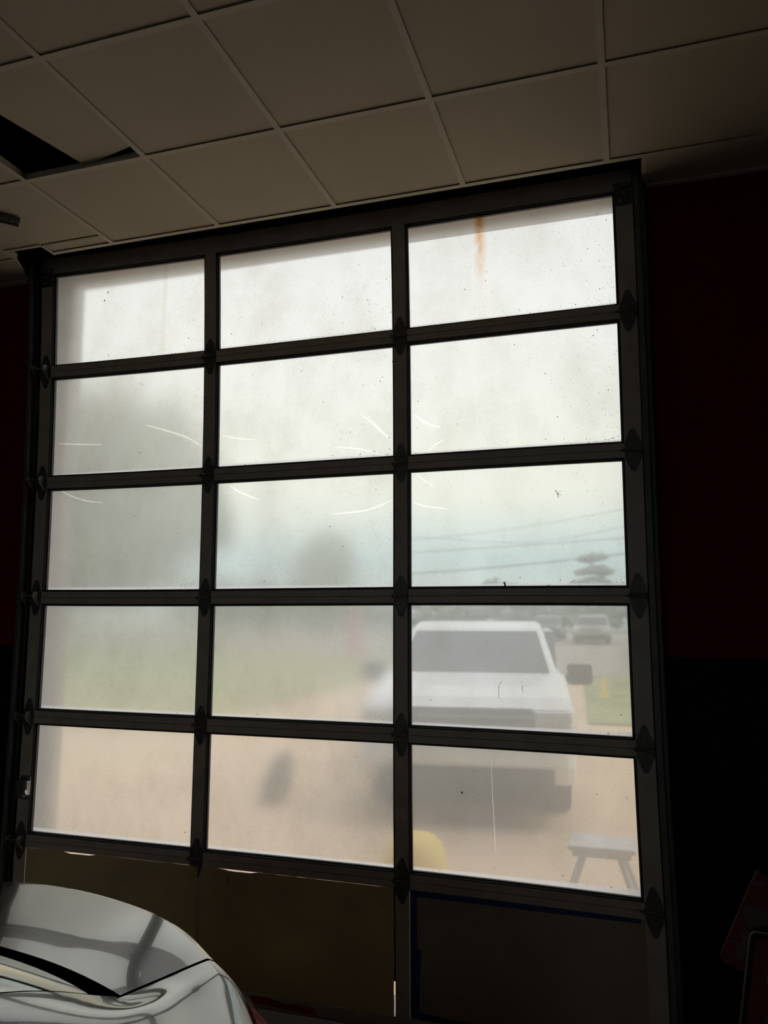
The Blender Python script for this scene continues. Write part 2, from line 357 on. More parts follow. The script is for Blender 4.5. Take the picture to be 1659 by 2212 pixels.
# strips between the last tee and the door wall, either side of the opening
b = MB(); b.box(3.105, XR, -.202, WY0, CZ+.002, CZ+.014, M['tile']); part(b, 'ceiling_strip', ceil)
b = MB()
b.prism([(XL, -.20), (-.655, -.20), (-.655, -.195), (-.06, -.202), (-.17, .00), (-.17, WY0), (XL, WY0)], 'z', CZ+.002, CZ+.014, M['tile']); part(b, 'ceiling_strip', ceil)
# the tile pushed out of its place, resting on the tees
b = MB(); c0 = Vector((.850, -.800)); a = math.radians(-12.5); ex = Vector((math.cos(a), math.sin(a))); ey = Vector((math.sin(a), -math.cos(a)))
quad = [c0, c0+ex*.59, c0+ex*.59+ey*.59, c0+ey*.59]
v = b.prism([tuple(q) for q in quad], 'z', CZ+.022, CZ+.036, M['tile'])
part(b, 'ceiling_tile', ceil, label='ceiling tile pushed askew over a dark gap')

# ================================================================== THE DOOR
SC = [0.009, 1.011, 1.995, 3.000]       # stile centres
SH = .6025
door = thing('door_1', (1.5, 0.02, 0), 'tall sectional overhead door with three columns of dusty panes in bronze frames', 'garage door', kind='structure')
def frame_section(k):
    z0 = k*SH+.0008; z1 = (k+1)*SH-.0008 if k < 5 else 3.648
    rb = .03 if k else .062; rtp = .03 if k < 5 else (3.648-3.558)
    b = MB(); m = M['frame']; X0, X1 = -.028, 3.037
    zt = z1-rtp
    b.box(X0, X1, 0, .044, z0, z0+rb, m, bev=.0012); b.box(X0, X1, 0, .044, zt, z1, m, bev=.0012)
    if k == 0: b.box(1.036, SC[1]+.0305, .0002, .03, rb, zt, m); b.box(SC[1]+.0305, 1.046, .02, .03, rb, zt, M['gasket']); b.box(1.940, SC[2]-.0302, .0006, .006, .20, zt, M['gasket'])  # black strips added to stop light leaking past the boards
    for i, c in enumerate(SC):
        h = .0305 if 0 < i < 3 else .035
        x0, x1 = c-h, c+h
        if i == 0: x0 = X0
        if i == 3: x1 = X1
        b.box(x0, x1, .0002, .0438, z0+rb, zt, m)
    # tongue that closes the joint with the section above
    if k < 5: b.box(X0+.01, X1-.01, .018, .034, z1-.004, z1+.004, M['gasket'])
    cells = []
    for i in range(3):
        xa = SC[i]+(.0305 if i else .035); xb = SC[i+1]-(.0305 if i < 2 else .035)
        za, zb = z0+rb, zt
        cells.append((xa, xb, za, zb))
        if k == 0: continue
        def ring(o0, o1, y0, y1, mm):
            b.box(xa+o0, xb-o0, y0, y1, za+o0, za+o1, mm); b.box(xa+o0, xb-o0, y0, y1, zb-o1, zb-o0, mm)
            b.box(xa+o0, xa+o1, y0, y1, za+o1, zb-o1, mm); b.box(xb-o1, xb-o0, y0, y1, za+o1, zb-o1, mm)
        ring(-.0004, .0045, .0012, .040, M['gasket']); ring(.0045, .011, .016, .030, M['bead'])
    return part(b, 'door_section', door), cells
SCR = {  # wiped arcs seen in the dust: (column, section) -> pixel polylines and width
 (0, 4): [([(318, 917), (345, 924), (380, 934), (410, 945), (436, 962)], 5), ([(127, 960), (170, 960.5), (223, 960)], 4)],
 (0, 3): [([(125, 1057), (150, 1070), (185, 1081), (223, 1085)], 3.5)],
 (1, 4): [([(483, 938), (510, 944), (555, 948)], 3), ([(777, 890), (800, 910), (825, 933), (846, 950)], 4), ([(722, 964), (760, 966), (795, 972), (830, 984)], 3), ([(790, 893), (812, 917), (838, 945)], 2)],
 (1, 3): [([(496, 1045), (515, 1059), (540, 1070), (560, 1076)], 4), ([(718, 1108), (760, 1105), (800, 1098), (848, 1078)], 4)],
 (2, 4): [([(893, 893), (910, 907), (930, 917), (948, 921)], 5), ([(922, 974), (940, 958), (958, 948)], 3)],
 (2, 1): [([(1058, 1640), (1060, 1700), (1064, 1790), (1066, 1840)], 1.6)],
 (2, 3): [([(898, 1024), (915, 1037), (936, 1051)], 3), ([(890, 1083), (915, 1092), (965, 1098)], 3.5)],
}
YP0, YP1 = .0305, .0345
DEAD = {(2, 3): [([(1196, 1058), (1201, 1065), (1203, 1074)], 1.4), ([(1201, 1065), (1209, 1058)], .6), ([(1199, 1066), (1212, 1068)], .5), ([(1201, 1064), (1208, 1070)], .5),
                 ([(1086, 1257), (1089, 1262), (1087, 1266)], 4), ([(1174, 1267), (1182, 1264), (1179, 1268)], 3.5), ([(1182, 1264), (1187, 1261)], .8)],
        (0, 4): [([(306, 826), (310, 829), (314, 832)], .8)], (0, 5): [([(237, 650), (236, 654)], 3), ([(245, 632), (244, 636)], 3)],
        (2, 2): [([(1082, 1470), (1075, 1480), (1075, 1508)], .8), ([(1125, 1480), (1127, 1496)], .8)], (2, 1): [([(995, 1708), (995, 1713)], 3), ([(1347, 1715), (1352, 1722)], .7)]}
def pane(k, i, cell, sec):
    xa, xb, za, zb = cell; o = .0048
    b = MB(); inner = PANE[i]
    if (k, i) == (5, 2): inner = PANE_RUST
    if (k, i) == (5, 0): inner = PANE_STREAK
    vs = b.box(xa+o, xb-o, YP0, YP1, za+o, zb-o, inner)
    b.bm.faces.ensure_lookup_table(); kk = b.mi(OUT[i])
    for f in b.bm.faces:
        f.normal_update()
        if f.normal.y > .5: f.material_index = kk
    # dirt flecks, denser along the lower edge and in the upper rows
    n = {5: 340, 4: 200, 3: 130, 2: 60, 1: 40}[k]; n = int(n*(1.3 if i == 2 else 1.0 if i == 1 else .7))
    km = b.mi(M['speck'])
    for _ in range(n):
        if random.random() < .35: z = za+.013+abs(random.gauss(0, .018))
        else: z = random.uniform(za+.02, zb-.02)
        x = random.uniform(xa+.015, xb-.015)
        if random.random() < .4: x = xb-.015-abs(random.gauss(0, .12))
        if x < xa+.012: continue
        r = random.choice((.0006, .0007, .0009, .0012, .0015)) if random.random() < .975 else .0024
        a0 = random.random()*6; m = 6
        rr = [r*random.uniform(.6, 1.3) for _ in range(m)]
        pts = [(x+rr[q]*math.cos(a0+q*math.tau/m), YP0-.0006, z+rr[q]*math.sin(a0+q*math.tau/m)*random.uniform(.8, 1.4)) for q in range(m)]
        try: f = b.bm.faces.new([b.bm.verts.new(p) for p in pts]); f.material_index = km
        except Exception: pass
    for pl, w in DEAD.get((i, k), []):                    # a dead insect and bits of web stuck to the pane
        P = [at(px, py, YP0-.0012) for px, py in pl]
        for p0, p1 in zip(P, P[1:]):
            d = (p1-p0).normalized(); nn = Vector((-d.z, 0, d.x))*w*.0011
            f = b.bm.faces.new([b.bm.verts.new(q) for q in (p0+nn, p1+nn*.6, p1-nn*.6, p0-nn)]); f.material_index = km
    # wiped arcs
    for pl, w in SCR.get((i, k), []):
        P = [at(px, py, YP0-.0008) for px, py in pl]; Q = []
        for s in range(len(P)-1):                        # smooth the polyline
            p0 = P[max(0, s-1)]; p1 = P[s]; p2 = P[s+1]; p3 = P[min(len(P)-1, s+2)]
            for q in range(6):
                t = q/6; Q.append(.5*((2*p1)+(-p0+p2)*t+(2*p0-5*p1+4*p2-p3)*t*t+(-p0+3*p1-3*p2+p3)*t**3))
        Q.append(P[-1]); n = len(Q); L = []; R = []; ww = w*.0022*.42
        for s in range(n):
            d = (Q[min(n-1, s+1)]-Q[max(0, s-1)]).normalized(); nn = Vector((-d.z, 0, d.x)); e = ww*(.35+.65*math.sin(math.pi*min(1, (s+.5)/n*1.0)))
            L.append(b.bm.verts.new(Q[s]+nn*e)); R.append(b.bm.verts.new(Q[s]-nn*e))
        ks = b.mi(M['scratch'])
        for s in range(n-1):
            f = b.bm.faces.new((L[s], L[s+1], R[s+1], R[s])); f.material_index = ks
    return part(b, 'glass_pane', sec)
def hinge(x, z, sec, right=False, left=False):
    b = MB(); m = M['hinge']; s = 1
    def leaf(sg):
        pts = [(-.033, .004), (-.033, .030), (-.026, .048), (-.011, .084), (-.006, .091), (.006, .091), (.011, .084), (.026, .048), (.033, .030), (.033, .004)]
        b.prism([(x+p[0], z+sg*p[1]) for p in pts], 'y', -.0042, -.0004, m, bev=.0008)
    leaf(1); leaf(-1)
    for sg, n in ((1, 3), (-1, 3)):                       # pressed knuckles
        pass
    b.cyl((x-.036, -.0085, z), (x+.030, -.0085, z), .0075, m, 12); b.cyl((x-.040, -.0085, z), (x-.036, -.0085, z), .0105, m, 12)
    b.box(x-.032, x+.032, -.0085, -.0012, z+.001, z+.012, m, bev=.0015); b.box(x-.029, x+.029, -.007, -.0012, z-.012, z-.001, m, bev=.0015)
    for px, pz in ((0, .074), (0, .034), (-.020, .026), (.020, .026), (0, -.030), (0, -.052), (0, -.076)):
        b.cyl((x+px, -.0042, z+pz), (x+px, -.0062 if abs(pz) > .04 or px else -.009, z+pz), .0032 if px or abs(pz) > .04 else .006, M['hinge'], 8)
    b.box(x-.0014, x+.0014, -.0078, -.0042, z+.016, z+.022, M['rim'] if False else M['track'])
    if left:                                             # roller bracket wings with the stem running to the track
        for xx in (x+.020, x-.052):
            b.prism([(-.004, z-.045), (-.004, z+.020), (-.026, z+.030), (-.048, z+.024), (-.054, z+.010), (-.050, z-.004)], 'x', xx, xx+.003, M['hinge_pin'], bev=.001)
            b.cyl((xx-.001, -.040, z+.010), (xx+.004, -.040, z+.010), .011, M['track'], 12)
        b.box(x-.050, x+.021, -.0045, -.0005, z-.018, z+.016, M['hinge'], bev=.001)
        b.cyl((x-.075, -.040, z+.010), (x+.026, -.040, z+.010), .0055, M['track'], 10)
    if right:
        b.box(x-.052, x-.033, -.005, -.001, z-.003, z+.001, M['gasket'])
        b.cyl((x, -.020, z-.003), (x+.055, -.020, z-.003), .005, M['hinge'], 10)
        b.prism([(-.004, z-.02), (-.004, z+.012), (-.026, z+.004), (-.026, z-.008)], 'x', x+.031, x+.0335, M['hinge'], bev=.0006)
    return part(b, 'hinge', sec)
secs = []
for k in range(6):
    sec, cells = frame_section(k); secs.append((sec, cells))
    if k:
        for i in range(3): pane(k, i, cells[i], sec)
for k in range(5):
    z = (k+1)*SH
    for i, c in enumerate(SC): hinge(c, z, secs[k][0], right=(i == 3), left=(i == 0))
# solid boards closing the bottom section
sec0, cells0 = secs[0]
def wavy(x0, x1, z0, z1, amp, sd, dips=()):
    random.seed(sd); pts = []
    n = 26
    for q in range(n+1):
        x = x0+(x1-x0)*q/n; z = z0+random.uniform(-amp, amp)*.5; pts.append((x, z))
    for q in range(9):
        z = z0+(z1-z0)*(q+1)/10; pts.append((x1+random.uniform(-amp, amp), z))
    for q in range(n, -1, -1):
        x = x0+(x1-x0)*q/n; z = z1+random.uniform(-amp, amp)*.4
        for d0, d1, dd in dips:
            if d0 < x < d1: z -= dd
        pts.append((x, z))
    for q in range(8, -1, -1):
        z = z0+(z1-z0)*(q+1)/10; pts.append((x0+random.uniform(-amp, amp), z))
    return pts
def rivets(b, P):
    for x, z in P: b.cyl((x, -.0050, z), (x, -.0072, z), .0055, M['panel'], 10)
b = MB(); b.prism(wavy(.052, 1.020, .050, .5722, .0012, 3, dips=((.28, .44, .0065),)), 'y', -.0048, -.0008, M['panel']); rivets(b, [(.955, .50), (.955, .465), (.955, .15)])
part(b, 'door_panel', sec0, label='brown sheet panel left')
b = MB(); b.prism(wavy(1.040, 1.9585, .0640, .5722, .0016, 5, dips=((1.17, 1.30, .0065), (1.80, 1.90, .001))), 'y', -.0048, -.0008, M['panel']); rivets(b, [(1.085, .505), (1.085, .465), (1.91, .50), (1.91, .463), (1.91, .20), (1.905, .16)])
b.prism([(1.18, .51), (1.184, .51), (1.184, .54), (1.18, .54)], 'y', -.0054, -.0049, M['speck'])
part(b, 'door_panel', sec0, label='brown sheet panel in the middle with light at its edges')
b = MB(); b.prism([(2.03, .055), (2.978, .055), (2.978, .567), (2.03, .567)], 'y', .012, .016, M['panel_dark'])
b.prism([(2.066, .085), (2.963, .085), (2.963, .553), (2.5, .546), (2.056, .545), (2.060, .34), (2.076, .34), (2.070, .22), (2.064, .085)], 'y', .0082, .0112, M['panel_dark'])
part(b, 'door_panel', sec0, label='dark board taped in on the right')
b = MB()
b.prism([(2.027, .545), (2.06, .546), (2.5, .548), (2.95, .555), (2.95, .5735), (2.027, .5735)], 'y', .0060, .0078, M['tape'])
b.prism([(2.027, .065), (2.060, .065), (2.066, .215), (2.072, .335), (2.055, .338), (2.052, .546), (2.027, .546)], 'y', .0058, .0079, M['tape'])
b.prism([(2.027, .062), (2.40, .060), (2.40, .072), (2.06, .090), (2.027, .09)], 'y', .0056, .0078, M['tape'])
part(b, 'masking_tape', sec0, label='strips of blue masking tape')
b = MB(); b.prism([(1.30, .018), (1.45, .012), (1.62, .006), (1.60, .040), (1.52, .046), (1.47, .038), (1.40, .05), (1.30, .052)], 'y', -.0008, -.0002, M['redpaint'])
part(b, 'paint_patch', sec0, label='red paint on the bottom rail')
# corner brackets and slide lock
for x0, x1 in ((-.026, .042), (2.966, 3.034)):
    b = MB(); b.box(x0, x1, -.004, -.0005, 3.487, 3.565, M['hinge'], bev=.0008)
    for q in ((.3, 3.505), (.55, 3.54)): b.cyl((x0+(x1-x0)*q[0], -.004, q[1]), (x0+(x1-x0)*q[0], -.008, q[1]), .005, M['hinge_pin'], 8)
    b.box(x0-.01, x1+.01, -.02, -.0005, 3.566, 3.582, M['track'], bev=.001)
    part(b, 'corner_bracket', secs[5][0])
b = MB()
b.box(-.010, .047, -.003, -.0003, .800, .915, M['hinge'], bev=.0008); b.box(-.012, .034, -.036, -.003, .815, .895, M['track'], bev=.002)
b.box(.034, .0505, -.030, -.003, .825, .895, M['hinge_pin'], bev=.0015); b.cyl((.030, -.036, .835), (.056, -.036, .845), .011, M['rim'], 12)
b.box(-.01, .05, -.010, -.003, .897, .914, M['track'], bev=.0008)
for zz in (.905, .806): b.cyl((.043, -.0105, zz), (.043, -.013, zz), .003, M['hinge_pin'], 8)
part(b, 'slide_lock', secs[1][0], label='steel slide lock on the left stile')

# door tracks
def track(x, sgn, label):
    b = MB(); m = M['track']
    zt = 4.3
    # C channel open towards the door: web, two flanges, lips
    b.box(x-.002, x+.002, -.052, -.006, .01, zt, m)
    for y in (-.054, -.006): b.box(min(x, x-sgn*.020), max(x, x-sgn*.020), y, y+.003, .01, zt, m)
    b.box(min(x, x+sgn*.026), max(x, x+sgn*.026), -.003, .001, .01, zt, m)           # mounting angle
    b.box(x+sgn*.0235-.0015, x+sgn*.0235+.0015, -.003, WY0-.0005, .01, zt, m)
    return b.build('door_track')
tl = tag(track(-.066, -1, ''), 'steel roller track beside the left edge of the door', 'door track', 'vertical roller tracks')
tr_ = tag(track(3.062, 1, ''), 'steel roller track beside the right edge of the door', 'door track', 'vertical roller tracks')
b = MB(); b.box(-.108, -.078, -.03, -.006, 3.52, 3.565, M['track'], bev=.002); b.cyl((-.1, -.034, 3.54), (-.1, -.03, 3.54), .006, M['hinge_pin'], 8)
o = part(b, 'track_bracket', tl)
b = MB(); b.box(-.052, -.046, -.004, WY0-.001, 2.80, 2.93, M['hinge_pin'])
o = part(b, 'track_bracket', tl)
# the old door is a little racked and bowed: bend its parts (and the tracks) by a few millimetres to centimetres
CX3 = [0.00161, -0.00075, -0.01155, -0.0095, 0.00748, 0.00845, 0.01839, 0.00304, -0.00238, -0.00697]
CZ3 = [-0.00405, -0.00485, 0.00177, 0.00654, 0.00432, -0.00328, -0.00586, 0.00275, 0.0124, -0.0066]
TT = [(0, 0), (0, 1), (0, 2), (0, 3), (1, 0), (1, 1), (1, 2), (2, 0), (2, 1), (3, 0)]
def racked(x, z):
    a = (min(3.06, max(-.07, x))-1.5)/1.5; c = (min(3.6, max(.5, z))-2.1)/1.5
    return (sum(k*a**i*c**j for k, (i, j) in zip(CX3, TT)), sum(k*a**i*c**j for k, (i, j) in zip(CZ3, TT)))
def rack(o):
    if o.type == 'MESH':
        bm = bmesh.new(); bm.from_mesh(o.data)
        if 'section' in o.name or 'track' in o.name:
            for ax, vals in ((0, [.3*i for i in range(1, 10)]), (2, [.3*i for i in range(1, 13)])):
                for q in vals:
                    co_ = Vector((0, 0, 0)); co_[ax] = q; no = Vector((0, 0, 0)); no[ax] = 1
                    bmesh.ops.bisect_plane(bm, geom=bm.verts[:]+bm.edges[:]+bm.faces[:], plane_co=co_, plane_no=no)
        for v in bm.verts:
            dx, dz = racked(v.co.x, v.co.z); v.co.x += dx; v.co.z += dz*(1 if v.co.z > .02 else 0)
        bm.to_mesh(o.data); bm.free()
    for c in o.children: rack(c)
rack(door)
for o_ in (tl, tr_): rack(o_)
# metal bar end fixed under the ceiling at the left
b = MB()
A0 = Vector((-.02, -.90, CZ-.012)); A1 = Vector((.275, -.545, CZ-.012))
def bar():
    b = MB(); d = (A1-A0); L = d.length; an = math.atan2(d.y, d.x)
    b.box(0, L, -.026, .026, -.004, .0105, M['hinge'], bev=.001); b.box(0, L, -.026, -.020, -.014, -.004, M['track'], bev=.001); b.box(0, L, .020, .026, -.014, -.004, M['track'], bev=.001)
    b.cyl((L-.03, 0, -.0042), (L-.03, 0, -.008), .006, M['hinge_pin'], 10)
    o = b.build('ceiling_bar'); o.location = A0; o.rotation_euler = (0, 0, an); return o
tag(bar(), 'dark metal channel fixed under the ceiling at the left edge', 'metal bar')

# ================================================================== RED SIGN BOARDS
def board(name, pts, y0, th, marks, label, rim=False, tilt=0.0):
    b = MB(); b.prism(pts, 'y', y0, y0+th, M['signred'], bev=.0015)
    for mk in marks: b.prism(mk, 'y', y0-.0008, y0-.0001, M['signwhite'])
    return b
def P2(lst, Y): return [(at(x, y, Y).x, at(x, y, Y).z) for x, y in lst]
YBk, YFr = -.30, -.40
tlp, blp = at(1633, 1880, YBk), at(1552, 2072, YBk)
e1 = (blp-tlp); e1.y = 0; L1 = e1.length; e1.normalize(); e2 = Vector((-e1.z, 0, e1.x))
if e2.z > 0: e2 = -e2
LL = (blp.z-.01)/(-e2.z)
def bp(u, v): q = tlp+e1*u+e2*v; return (q.x, q.z)
shape = [bp(.006, 0), bp(L1-.022, 0), bp(L1-.009, .003), bp(L1-.001, .012), bp(L1, .025), bp(L1, LL-.02), bp(0, LL-.35), bp(0, .02)]
b = MB(); b.prism(shape, 'y', YBk, YBk+.008, M['signred'], bev=.0015)
for mk in ([(1605, 1960), (1622, 1956), (1640, 1963), (1659, 1972), (1659, 2000), (1640, 2004), (1628, 2003), (1618, 2012), (1612, 2005), (1618, 1998), (1608, 1985), (1606, 1970)],
           [(1612, 2003), (1626, 2008), (1618, 2030), (1612, 2052), (1602, 2075), (1588, 2068), (1592, 2048), (1590, 2037), (1604, 2034), (1600, 2022)],
           [(1583, 2064), (1588, 2058), (1579, 2074), (1569, 2082), (1567, 2079)], [(1574, 2030), (1592, 2034), (1590, 2037), (1574, 2033)],
           [(1634, 1879), (1640, 1880), (1634, 1892), (1624, 1908), (1621, 1907)], [(1622, 1906), (1645, 1908), (1659, 1912), (1645, 1911), (1622, 1909)]):
    b.prism(P2(mk, YBk), 'y', YBk-.0012, YBk+.0003, M['signwhite'])
tag(b.build('sign_board'), 'scuffed red sign board with worn white patches, tilted behind the upright one', 'sign board', 'red sign boards leaning by the wall')
q = at(1621, 2012, YFr); q2 = at(1598, 2212, YFr)
sl = (q.x-q2.x)/(q.z-q2.z); x0f = q.x-sl*(q.z-.005)
shape = [(x0f, .005), (q.x-.004, q.z-.02), (q.x+.002, q.z-.007), (q.x+.014, q.z), (q.x+.60, q.z-.03), (q.x+.56, .005)]
b = MB(); b.prism(shape, 'y', YFr, YFr+.012, M['signwhite'], bev=.001)
ins = [(x0f+.005, .010), (q.x+.001, q.z-.022), (q.x+.006, q.z-.010), (q.x+.016, q.z-.005), (q.x+.594, q.z-.035), (q.x+.555, .010)]
b.prism(ins, 'y', YFr-.001, YFr+.0005, M['gasket'])
ins = [(x0f+.020, .018), (q.x+.014, q.z-.028), (q.x+.018, q.z-.020), (q.x+.026, q.z-.018), (q.x+.58, q.z-.048), (q.x+.54, .018)]
b.prism(ins, 'y', YFr-.0026, YFr-.0008, M['signred'])
for mk in ([(1659, 2095), (1655, 2110), (1653, 2122), (1659, 2125)], [(1659, 2188), (1652, 2198), (1651, 2208), (1659, 2210)]):
    mk = mk+[(1675, mk[-1][1]), (1675, mk[0][1])]
    b.prism(P2(mk, YFr), 'y', YFr-.0036, YFr-.0022, M['signwhite'])
tag(b.build('sign_board'), 'upright red sign board with rounded corner and thin pale border', 'sign board', 'red sign boards leaning by the wall')

# ================================================================== DARK SILVER CAR (parked tail towards the door)
car = thing('car', (1.52, -3.8, 0), 'glossy dark silver sedan parked tail to the door, bottom left of the view', 'car')
CX_ = 1.52
NET = [  # rows run from the rear bumper over boot, rear window, roof and bonnet to the front bumper; points run from centre to sill
 [(0, -1.50, .28), (.35, -1.53, .28), (.58, -1.60, .28), (.68, -1.66, .28), (.74, -1.74, .27), (.77, -1.82, .26), (.77, -1.86, .24), (.70, -1.90, .20), (.40, -1.95, .19)],
 [(0, -1.43, .48), (.35, -1.46, .48), (.60, -1.54, .48), (.70, -1.60, .48), (.77, -1.68, .47), (.81, -1.78, .45), (.82, -1.84, .38), (.78, -1.88, .24), (.40, -1.95, .19)],
 [(0, -1.50, .66), (.35, -1.53, .66), (.61, -1.60, .65), (.705, -1.65, .65), (.785, -1.73, .63), (.835, -1.84, .57), (.845, -1.90, .45), (.80, -1.94, .25), (.40, -1.98, .19)],
 [(0, -1.545, .85), (.35, -1.575, .85), (.60, -1.65, .845), (.69, -1.70, .83), (.785, -1.79, .77), (.845, -1.90, .66), (.865, -1.98, .48), (.82, -2.02, .25), (.40, -2.05, .19)],
 [(0, -1.575, .99), (.35, -1.605, .985), (.585, -1.73, .965), (.67, -1.785, .935), (.78, -1.89, .85), (.86, -2.00, .70), (.88, -2.08, .50), (.84, -2.12, .25), (.40, -2.12, .19)],
 [(0, -1.595, 1.042), (.35, -1.655, 1.033), (.578, -1.79, 1.014), (.66, -1.865, .985), (.785, -1.98, .89), (.875, -2.11, .72), (.89, -2.18, .50), (.85, -2.22, .25), (.40, -2.22, .19)],
 [(0, -1.80, 1.062), (.33, -1.84, 1.053), (.562, -1.94, 1.036), (.655, -2.00, 1.022), (.80, -2.12, .915), (.89, -2.26, .73), (.905, -2.32, .50), (.86, -2.34, .25), (.40, -2.34, .19)],
 [(0, -1.985, 1.074), (.32, -2.005, 1.066), (.548, -2.055, 1.052), (.655, -2.14, 1.060), (.81, -2.28, .93), (.90, -2.42, .74), (.912, -2.48, .50), (.87, -2.50, .25), (.40, -2.50, .19)],
 [(0, -2.32, 1.205), (.32, -2.32, 1.205), (.530, -2.335, 1.175), (.645, -2.40, 1.110), (.82, -2.55, .935), (.905, -2.70, .745), (.915, -2.75, .50), (.87, -2.75, .25), (.40, -2.75, .19)],
 [(0, -2.85, 1.365), (.32, -2.85, 1.36), (.510, -2.85, 1.325), (.62, -2.88, 1.17), (.81, -3.0, .93), (.90, -3.05, .745), (.91, -3.1, .50), (.87, -3.1, .25), (.40, -3.1, .19)],
 [(0, -3.45, 1.425), (.32, -3.45, 1.42), (.50, -3.45, 1.385), (.61, -3.45, 1.20), (.80, -3.45, .92), (.89, -3.45, .74), (.905, -3.45, .50), (.87, -3.45, .25), (.40, -3.45, .19)],
 [(0, -4.15, 1.40), (.32, -4.15, 1.39), (.51, -4.13, 1.35), (.62, -4.12, 1.18), (.80, -4.1, .90), (.89, -4.1, .73), (.905, -4.1, .50), (.87, -4.1, .25), (.40, -4.1, .19)],
 [(0, -4.92, 1.02), (.32, -4.90, 1.01), (.58, -4.85, .985), (.70, -4.83, .955), (.81, -4.8, .86), (.885, -4.8, .70), (.90, -4.8, .50), (.87, -4.8, .25), (.40, -4.8, .19)],
 [(0, -5.50, .92), (.32, -5.48, .91), (.58, -5.45, .88), (.70, -5.4, .85), (.80, -5.4, .78), (.875, -5.4, .66), (.89, -5.4, .50), (.86, -5.4, .25), (.40, -5.4, .19)],
 [(0, -5.98, .74), (.32, -5.95, .73), (.58, -5.86, .71), (.70, -5.78, .69), (.78, -5.72, .64), (.82, -5.68, .57), (.84, -5.65, .46), (.82, -5.62, .25), (.40, -5.6, .19)],
 [(0, -6.08, .50), (.32, -6.05, .50), (.56, -5.96, .49), (.68, -5.88, .48), (.76, -5.80, .46), (.80, -5.75, .44), (.81, -5.72, .38), (.79, -5.68, .24), (.40, -5.65, .19)],
 [(0, -6.0, .28), (.32, -5.98, .28), (.55, -5.9, .28), (.66, -5.83, .28), (.73, -5.76, .27), (.76, -5.72, .26), (.77, -5.70, .24), (.72, -5.66, .20), (.40, -5.6, .19)]]
def cm(p0, p1, p2, p3, t):
    return .5*((2*p1)+(-p0+p2)*t+(2*p0-5*p1+4*p2-p3)*t*t+(-p0+3*p1-3*p2+p3)*t**3)
NV = [[Vector(p) for p in row] for row in NET]
def surf(u, v):
    nu, nv = len(NV)-1, len(NV[0])-1
    u = min(max(u, 0), nu-1e-6); v = max(-nv+1e-6, min(v, nv-1e-6)); s = 1
    if v < 0: s = -1; v = -v
    i, j = int(u), int(v); fu, fv = u-i, v-j
    def rowpt(r, jj):
        if jj < 0: q = NV[r][-jj]; return Vector((-q.x, q.y, q.z))
        return NV[r][min(nv, jj)]
    col = []
    for r in (i-1, i, i+1, i+2):
        r = min(max(r, 0), nu)
        col.append(cm(rowpt(r, j-1), rowpt(r, j), rowpt(r, j+1), rowpt(r, j+2), fv))
    w = max(0.0, min(1.0, 1-(v-2)/.8))
    if i == 6: col[3] = col[3].lerp(2*col[2]-col[1], w)
    if i == 7: col[0] = col[0].lerp(2*col[1]-col[2], w)
    if i == 5: col[0] = col[0].lerp(2*col[1]-col[2], .75*w)
    if i == 4: col[3] = col[3].lerp(2*col[2]-col[1], .6*w)
    p = cm(*col, fu)
    return Vector((CX_+s*p.x, p.y, p.z))
def patch(b, u0, u1, v0, v1, m, n=10, eu=(0, 0), ev=(0, 0), off=0.0, th=0.012):
    U0, U1, V0, V1 = u0+eu[0], u1-eu[1], v0+ev[0], v1-ev[1]
    nu = max(2, int((U1-U0)*n)); nv = max(2, int(abs(V1-V0)*n)); k = b.mi(m)
    def nrm(u, v):
        d = 1e-3; a = surf(u+d, v)-surf(u-d, v); c = surf(u, v+d)-surf(u, v-d); q = a.cross(c)
        if q.length < 1e-12: return Vector((0, 0, 1))
        q.normalize()
        return q
    ref = surf((U0+U1)/2, (V0+V1)/2)-Vector((CX_, -3.8, .5)); sg = 1 if nrm((U0+U1)/2, (V0+V1)/2).dot(ref) > 0 else -1
    if not hasattr(b, 'nr'): b.nr = []
    def nv_(p, q): b.nr.append(q); return b.bm.verts.new(p)
    PT = [[(surf(U0+(U1-U0)*a/nu, V0+(V1-V0)*c/nv), nrm(U0+(U1-U0)*a/nu, V0+(V1-V0)*c/nv)*sg) for c in range(nv+1)] for a in range(nu+1)]
    A = [[nv_(p+q*off, q) for p, q in row] for row in PT]; B = [[nv_(p+q*(off-th), -q) for p, q in row] for row in PT]
    def quad(vs, want):
        f = b.bm.faces.new(vs); f.normal_update()
        if f.normal.dot(want) < 0: f.normal_flip()
        f.material_index = k; f.smooth = True
    for a in range(nu):
        for c in range(nv):
            q = PT[a][c][1]; quad((A[a][c], A[a+1][c], A[a+1][c+1], A[a][c+1]), q); quad((B[a][c], B[a+1][c], B[a+1][c+1], B[a][c+1]), -q)
    def wall(i0, j0, i1, j1, i2, j2):
        p0, q0 = PT[i0][j0]; p1, q1 = PT[i1][j1]; outw = (p0-PT[i2][j2][0]).normalized()
        vs = [nv_(p, outw) for p in (p0+q0*off, p1+q1*off, p1+q1*(off-th), p0+q0*(off-th))]; quad(vs, outw)
    for a in range(nu): wall(a, 0, a+1, 0, a, 1); wall(a, nv, a+1, nv, a, nv-1)
    for c in range(nv): wall(0, c, 0, c+1, 1, c); wall(nu, c, nu, c+1, nu-1, c)
def cpart(name, patches, label=None):
    b = MB()
    for p in patches: patch(b, *p[:5], **(p[5] if len(p) > 5 else {}))
    o = part(b, name, car, label=label)
    o.data.normals_split_custom_set_from_vertices([tuple(q) for q in b.nr]); return o
P_ = M['carpaint']; g_ = .012
LID = 4.1
